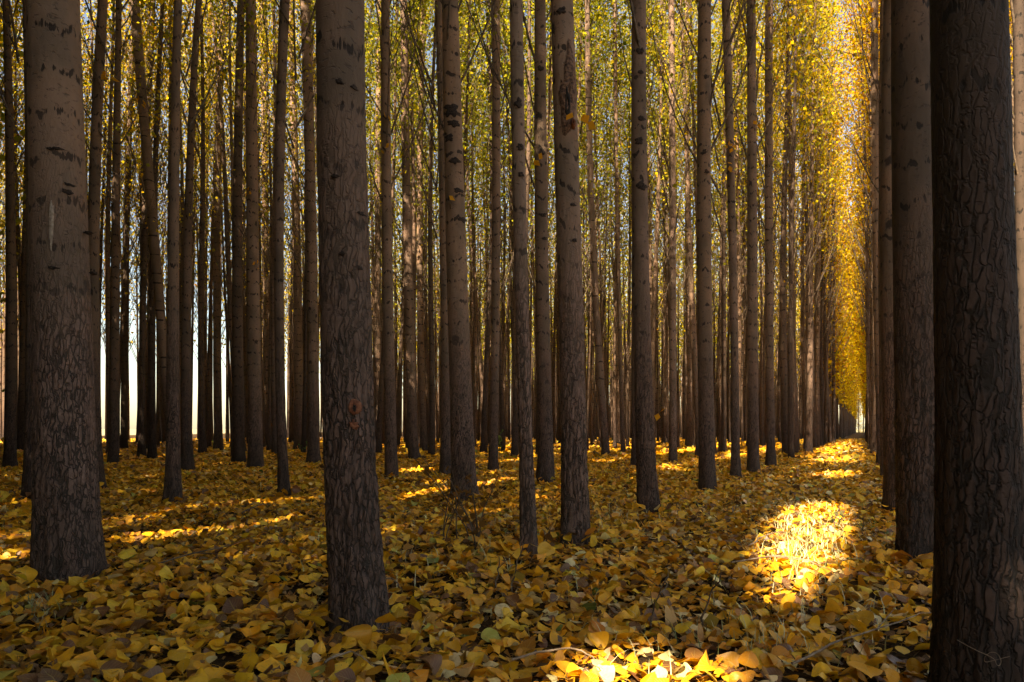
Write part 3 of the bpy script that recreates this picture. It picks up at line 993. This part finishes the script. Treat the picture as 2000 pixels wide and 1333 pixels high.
def scatter_leaves(px, py, size, tmpl, tilt, lift, rng, petiole):
    n = len(px)
    x0, y0, u0, q0 = tmpl
    V = len(x0)
    L = (size * np.exp(np.clip(rng.normal(-0.05, 0.32, n), -0.8, 0.36)))[:, None]
    curl = (rng.normal(0.12, 0.5, n) * np.exp(rng.normal(0, 0.6, n)))[:, None]             # bend along the leaf
    cup = (rng.normal(0.15, 0.42, n) * np.exp(rng.normal(0, 0.6, n)))[:, None]             # across the leaf
    ph = rng.uniform(0, 6.28, n)[:, None]; wav = rng.uniform(0.0, 0.07, n)[:, None]
    wid = rng.uniform(0.82, 1.12, n)[:, None]
    x = x0[None, :] * wid; y = np.broadcast_to(y0[None, :] - 0.45, x.shape)
    z = curl * 0.5 * y * y + cup * 0.8 * np.abs(x) ** 1.5 + wav * np.sin(y * 9 + ph + x * 5)
    z = z + 0.16 * np.sin(ph * 3) * y * x
    P = np.stack([x, y, z], -1) * L[:, :, None]
    yaw = rng.uniform(0, 6.28, n)
    flip = rng.uniform(0, 1, n) < 0.45
    rx = np.abs(rng.normal(0, tilt, n)) * np.where(rng.uniform(0, 1, n) < .5, 1, -1) + np.where(flip, math.pi, 0)
    ry = rng.normal(0, tilt, n)

    def rot(P, a, i, j):
        c, s = np.cos(a)[:, None], np.sin(a)[:, None]
        Q = P.copy()
        Q[..., i] = c * P[..., i] - s * P[..., j]; Q[..., j] = s * P[..., i] + c * P[..., j]
        return Q
    faces = [q0]
    uvs = [np.stack([u0, y0], 1)]
    if petiole:
        # a narrow three-sided stalk
        s = np.linspace(0, 1, 4)
        st = []
        for k in range(4):
            for a in range(3):
                th = a * 2.094
                st.append((0.011 * math.cos(th), -0.45 - 0.55 * s[k], 0.011 * math.sin(th) + 0.05 * s[k] ** 2))
        st = np.array(st)
        bend = rng.normal(0, 0.25, n)[:, None]
        S = np.broadcast_to(st[None], (n, 12, 3)).copy()
        S[..., 0] += bend * (S[..., 1] + 0.45) ** 2
        S[..., 2] += curl * 0.5 * 0.2
        P = np.concatenate([P, S * L[:, :, None]], 1)
        sq = []
        for k in range(3):
            for a in range(3):
                b = (a + 1) % 3
                sq.append((V + k * 3 + a, V + k * 3 + b, V + k * 3 + 3 + b, V + k * 3 + 3 + a))
        faces.append(np.array(sq)); uvs.append(np.zeros((12, 2)))
    P = rot(P, rx, 1, 2); P = rot(P, ry, 2, 0); P = rot(P, yaw, 0, 1)
    zmin = P[..., 2].min(1)
    base = ground_z(px, py) + lift
    P[..., 2] += np.maximum(base - zmin * 0.55, 0 + ground_z(px, py) - zmin * 0.8)[:, None]
    P[..., 0] += px[:, None]; P[..., 1] += py[:, None]
    q = np.concatenate(faces)
    VV = P.shape[1]
    Q = (q[None] + (np.arange(n) * VV)[:, None, None]).reshape(-1, 4)
    uv = np.tile(np.concatenate(uvs), (n, 1))
    col = np.repeat(litter_cols(n, rng, px, py), len(q), axis=0)
    return P.reshape(-1, 3), Q, uv, col


def ring(d0, d1, dens, half, rng):
    """random spots in the sector in front of the camera"""
    area = (d1 * d1 - d0 * d0) * half
    n = int(area * dens)
    r = np.sqrt(rng.uniform(d0 * d0, d1 * d1, n)); a = rng.uniform(-half, half, n)
    x, y = r * np.sin(a), r * np.cos(a)
    # thinner in places where the mould shows through
    thin = noise3(np.stack([x * 1.3, y * 1.3, x * 0 + 3], 1))
    k = rng.uniform(0, 1, n) < np.clip(0.45 + 1.1 * thin, 0, 1)
    return x[k], y[k]


rng = np.random.default_rng(21)
hi = leaf_template([0, .05, .14, .28, .42, .58, .72, .84, .93, 1.0], [-1, -.5, 0, .5, 1])
mid = leaf_template([0, .14, .4, .7, 1.0], [-1, 0, 1])
lo = leaf_template([0, .3, 1.0], [-1, 1])
chunks = []
for (d0, d1, dens, tm, tilt, lift, size, pet) in (
        (1.0, 3.4, 1050, hi, 0.38, 0.022, 0.0435, True), (3.4, 7.0, 1150, mid, 0.38, 0.020, 0.041, False),
        (7.0, 15.0, 620, mid, 0.38, 0.022, 0.050, False), (15.0, 45.0, 95, lo, 0.32, 0.02, 0.11, False)):
    x, y = ring(d0, d1, dens, math.radians(48), rng)
    l = rng.uniform(0, 1, len(x)) ** 1.6 * lift
    chunks.append(scatter_leaves(x, y, size, tm, tilt, l, rng, pet))
# crumbs of older leaves
x, y = ring(1.0, 6.0, 420, math.radians(48), rng)
cr = scatter_leaves(x, y, 0.020, lo, 0.8, 0.022 * rng.uniform(0, 1, len(x)), rng, False)
chunks.append((cr[0], cr[1], cr[2], np.repeat(np.array([[0.20, 0.10, 0.04], [0.35, 0.18, 0.05], [0.10, 0.05, 0.025]])[rng.integers(0, 3, len(x))], 2, axis=0)))
# leaves drifted against the feet of the near trunks
for k in range(len(T)):
    X0, d = placed[k]
    if d > 9: continue
    rk = T[k][4] * d / F / 2 * 1.25
    m = 26
    a = rng.uniform(0, 6.28, m); r = rk + rng.uniform(0.0, 0.16, m) ** 1.0
    chunks.append(scatter_leaves(X0 + r * np.cos(a), d + r * np.sin(a), 0.058, hi if d < 3.5 else mid, 0.45, 0.02 + 0.05 * rng.uniform(0, 1, m), rng, d < 3.5))
off = np.cumsum([0] + [len(c[0]) for c in chunks])
me = mesh_np("fallen_leaves", np.concatenate([c[0] for c in chunks]), np.concatenate([c[1] + o for c, o in zip(chunks, off)]), mat=LITTER, smooth=True,
             uv=np.concatenate([c[2] for c in chunks]), fcol=np.concatenate([c[3] for c in chunks]))
tag(link("fallen_leaves", me), "thick carpet of fallen yellow poplar leaves covering the ground", "leaves", kind="stuff")


# ------------------------------------------------------------------ small things on the floor
def ground_at(px, py):
    d = F * H / (py - HZ)
    return (px - 1000) / F * d, d


def twig(pts, r, label, mat=PALE, lift=0.05, forks=0, name="fallen_twig", seed=1):
    rng = np.random.default_rng(seed)
    P = np.array([(*ground_at(px, py), 0) for px, py in pts])
    t = np.linspace(0, len(P) - 1, 14)
    Q = np.stack([np.interp(t, np.arange(len(P)), P[:, k]) for k in range(3)], 1)
    Q[:, :2] += np.cumsum(rng.normal(0, 0.006, (14, 2)), 0)
    Q[:, 2] = ground_z(Q[:, 0], Q[:, 1]) + lift + np.sin(np.linspace(0, 3, 14)) * 0.02
    o0 = Q[0].copy(); Q -= o0
    acc = Acc(); acc.add(*tube_np(Q, np.linspace(r, r * 0.35, 14), 6))
    for k in range(forks):
        b = Q[4 + 3 * k]; dd = Q[5 + 3 * k] - b; dd = dd / np.linalg.norm(dd)
        e = b + 0.14 * (dd + rng.normal(0, 0.5, 3) * np.array([1, 1, 0.3]))
        acc.add(*tube_np([b, (b + e) / 2, e], [r * 0.5, r * 0.4, r * 0.2], 5))
    tag(link(name, acc.mesh(name, mat), None, o0), label, "twig", "twigs lying on the leaf carpet")


twig([(1545, 1333), (1640, 1285), (1730, 1255), (1790, 1225)], 0.004, "long bent brown twig across the leaves at the bottom right", forks=2, seed=2)
twig([(1455, 1092), (1500, 1078), (1530, 1062)], 0.005, "pale twig on the left rim of the sunlit patch", seed=3)
twig([(1430, 1126), (1520, 1122), (1600, 1135), (1650, 1150)], 0.004, "thin wavy twig running below the brightest part of the sunlit patch", forks=1, seed=4)
twig([(1765, 1063), (1800, 1066), (1828, 1072)], 0.004, "thin twig sticking out at the foot of the second dark trunk", mat=TWIG, seed=5, lift=0.09)
twig([(470, 1015), (500, 1008), (530, 1003)], 0.006, "short bent twig at the upper rim of the left sun streak", mat=TWIG, seed=6)
twig([(310, 1128), (390, 1112), (460, 1098), (520, 1072)], 0.004, "long thin twig among shaded leaves right of the thickest trunk", mat=TWIG, forks=1, seed=7)
twig([(745, 1155), (775, 1163), (805, 1176)], 0.004, "thin twig lying against the right of the reddish knot trunk foot", seed=8)
twig([(1295, 1215), (1315, 1190), (1330, 1160)], 0.003, "thin dark twig on leaves above the lower sunlit spot", mat=TWIG, seed=9, lift=0.1)
twig([(640, 1325), (700, 1312), (760, 1330)], 0.004, "curved pale twig at the bottom edge below the reddish knot trunk", seed=10)
twig([(1000, 1318), (1090, 1300), (1160, 1316)], 0.004, "slightly arched twig left of the lower sunlit spot", seed=11)


def stalk(px, py, h, label, name, seed, leafy, n_st=1, col=(0.20, 0.22, 0.04), lean=0.15):
    rng = np.random.default_rng(seed)
    x, y = ground_at(px, py)
    root = empty(name, (x, y, float(ground_z(x, y)[0])))
    st, lf = Acc(), Acc()
    for s in range(n_st):
        l = rng.normal(0, lean, 2)
        b = rng.normal(0, 0.02 + 0.02 * n_st ** .5, 2) if n_st > 1 else np.zeros(2)
        hh = h * rng.uniform(0.65, 1.0)
        t = np.linspace(0, 1, 7)
        p = np.stack([b[0] + l[0] * hh * t ** 1.4, b[1] + l[1] * hh * t ** 1.4, hh * t], 1) + rng.normal(0, 0.004, (7, 3))
        st.add(*tube_np(p, np.linspace(0.0045, 0.0018, 7), 5))
        if leafy:
            m = leafy
            tt = rng.uniform(0.35, 1, m) * 6
            kk = np.minimum(tt.astype(int), 5)
            v, q = leaves_np(p[kk] + rng.normal(0, 0.012, (m, 3)), 0.045, rng)
            lf.add(v, q, np.array(col) * rng.uniform(0.7, 1.2))
        for tw in range(2):
            k = rng.integers(2, 6); e = p[k] + np.array([*rng.normal(0, 0.06, 2), 0.07])
            st.add(*tube_np([p[k], e], [0.0015, 0.001], 4))
    link("stem", st.mesh("stem", TWIG), root)
    if leafy:
        link("foliage", lf.mesh("foliage", CROWN, smooth=False), root)
    tag(root, label, "plant", "small plants on the forest floor")


stalk(915, 1065, 0.50, "dry dark weed clump in front of the chevron scarred trunk", "dry_weed", 31, 5, 10, (0.20, 0.10, 0.03), 0.25)
stalk(917, 968, 0.62, "pale green sprout at the foot of the chevron scarred trunk", "tree_sprout", 32, 9, 5, (0.20, 0.24, 0.07), 0.1)
stalk(966, 912, 0.75, "leafy green weed round the base of the thin poplar in the middle", "leafy_weed", 33, 14, 5, (0.16, 0.22, 0.06), 0.15)
stalk(1063, 1086, 0.11, "short dark broken stub beside the slender bare pole", "woody_stub", 34, 0, 1)
stalk(602, 890, 0.5, "small bright green weed at the back left of the reddish knot trunk", "leafy_weed", 35, 10, 4, (0.12, 0.26, 0.06), 0.2)
stalk(424, 880, 0.4, "small green shoots at the foot of a black stem in the left middle", "leafy_weed", 36, 8, 4, (0.14, 0.22, 0.05), 0.2)
stalk(1310, 1225, 0.22, "thin dark bare seedling stem above the lower sunlit spot", "seedling", 37, 1, 2, (0.3, 0.2, 0.04), 0.3)
stalk(990, 1165, 0.20, "thin bare seedling in front of the slender bare pole", "seedling", 38, 1, 2, (0.3, 0.2, 0.04), 0.2)
stalk(740, 1195, 0.10, "tuft of dead brown leaves against the foot of the reddish knot trunk", "dead_leaf_tuft", 39, 6, 3, (0.12, 0.05, 0.03), 0.5)
stalk(1655, 1042, 0.16, "small grey weed inside the big sunlit patch", "dry_weed", 40, 3, 5, (0.28, 0.28, 0.10), 0.4)

# grass: thin blades between the leaves
rng = np.random.default_rng(8)
bl_v, bl_q, n = [], [], 0
for (px, py, sx, sy, cnt, hh) in ((1570, 1060, 95, 80, 900, 0.08), (70, 1185, 60, 22, 110, 0.05), (1200, 1010, 110, 30, 160, 0.09), (900, 1120, 300, 120, 160, 0.08), (1500, 1240, 300, 70, 150, 0.08)):
    for _ in range(cnt):
        qx, qy = px + rng.normal(0, sx * 0.6), py + rng.normal(0, sy * 0.6)
        if qy < 860: continue
        x, y = ground_at(qx, qy)
        a = rng.uniform(0, 6.28); h = hh * rng.uniform(0.5, 1.4); ln = h * rng.uniform(0.2, 1.1)
        z = float(ground_z(x, y)[0])
        w = 0.0021
        dx, dy = math.cos(a), math.sin(a)
        for t in (0, 0.4, 0.75, 1.0):
            c = np.array([x + dx * ln * t * t, y + dy * ln * t * t, z + h * t * (1.25 - 0.4 * t)])
            s = np.array([-dy, dx, 0]) * w * (1 - 0.85 * t)
            bl_v += [c - s, c + s]
        for k in range(3):
            bl_q.append((n + 2 * k, n + 2 * k + 1, n + 2 * k + 3, n + 2 * k + 2))
        n += 8
tag(link("grass", mesh_np("grass", np.array(bl_v), np.array(bl_q), mat=GRASS, smooth=True)), "thin grass blades poking through the fallen leaves", "grass", kind="stuff")

# pale looping vine stem at the foot of the black trunk
P = np.array([(1865, 1248), (1905, 1270), (1950, 1290), (1958, 1305), (1968, 1309), (1976, 1300), (1972, 1287), (1962, 1286), (1952, 1300), (1958, 1312), (1985, 1308), (2020, 1302)], float)
dv = 1.30
V = np.stack([(P[:, 0] - 1000) / F * dv, np.full(len(P), dv) + np.linspace(0, 0.06, len(P)), H + (HZ - P[:, 1]) / F * dv], 1)
t = np.linspace(0, len(P) - 1, 70)
V = np.stack([np.interp(t, np.arange(len(P)), V[:, k]) for k in range(3)], 1)
ker = np.ones(5) / 5
Vs = np.stack([np.convolve(np.pad(V[:, k], 2, mode='edge'), ker, 'valid') for k in range(3)], 1)
o0 = Vs[0].copy()
acc = Acc(); acc.add(*tube_np(Vs - o0, np.full(len(Vs), 0.0007), 5))
tag(link("dry_vine", acc.mesh("dry_vine", TWIG), None, o0), "thin pale dry vine curled in a loop before the black trunk", "vine")
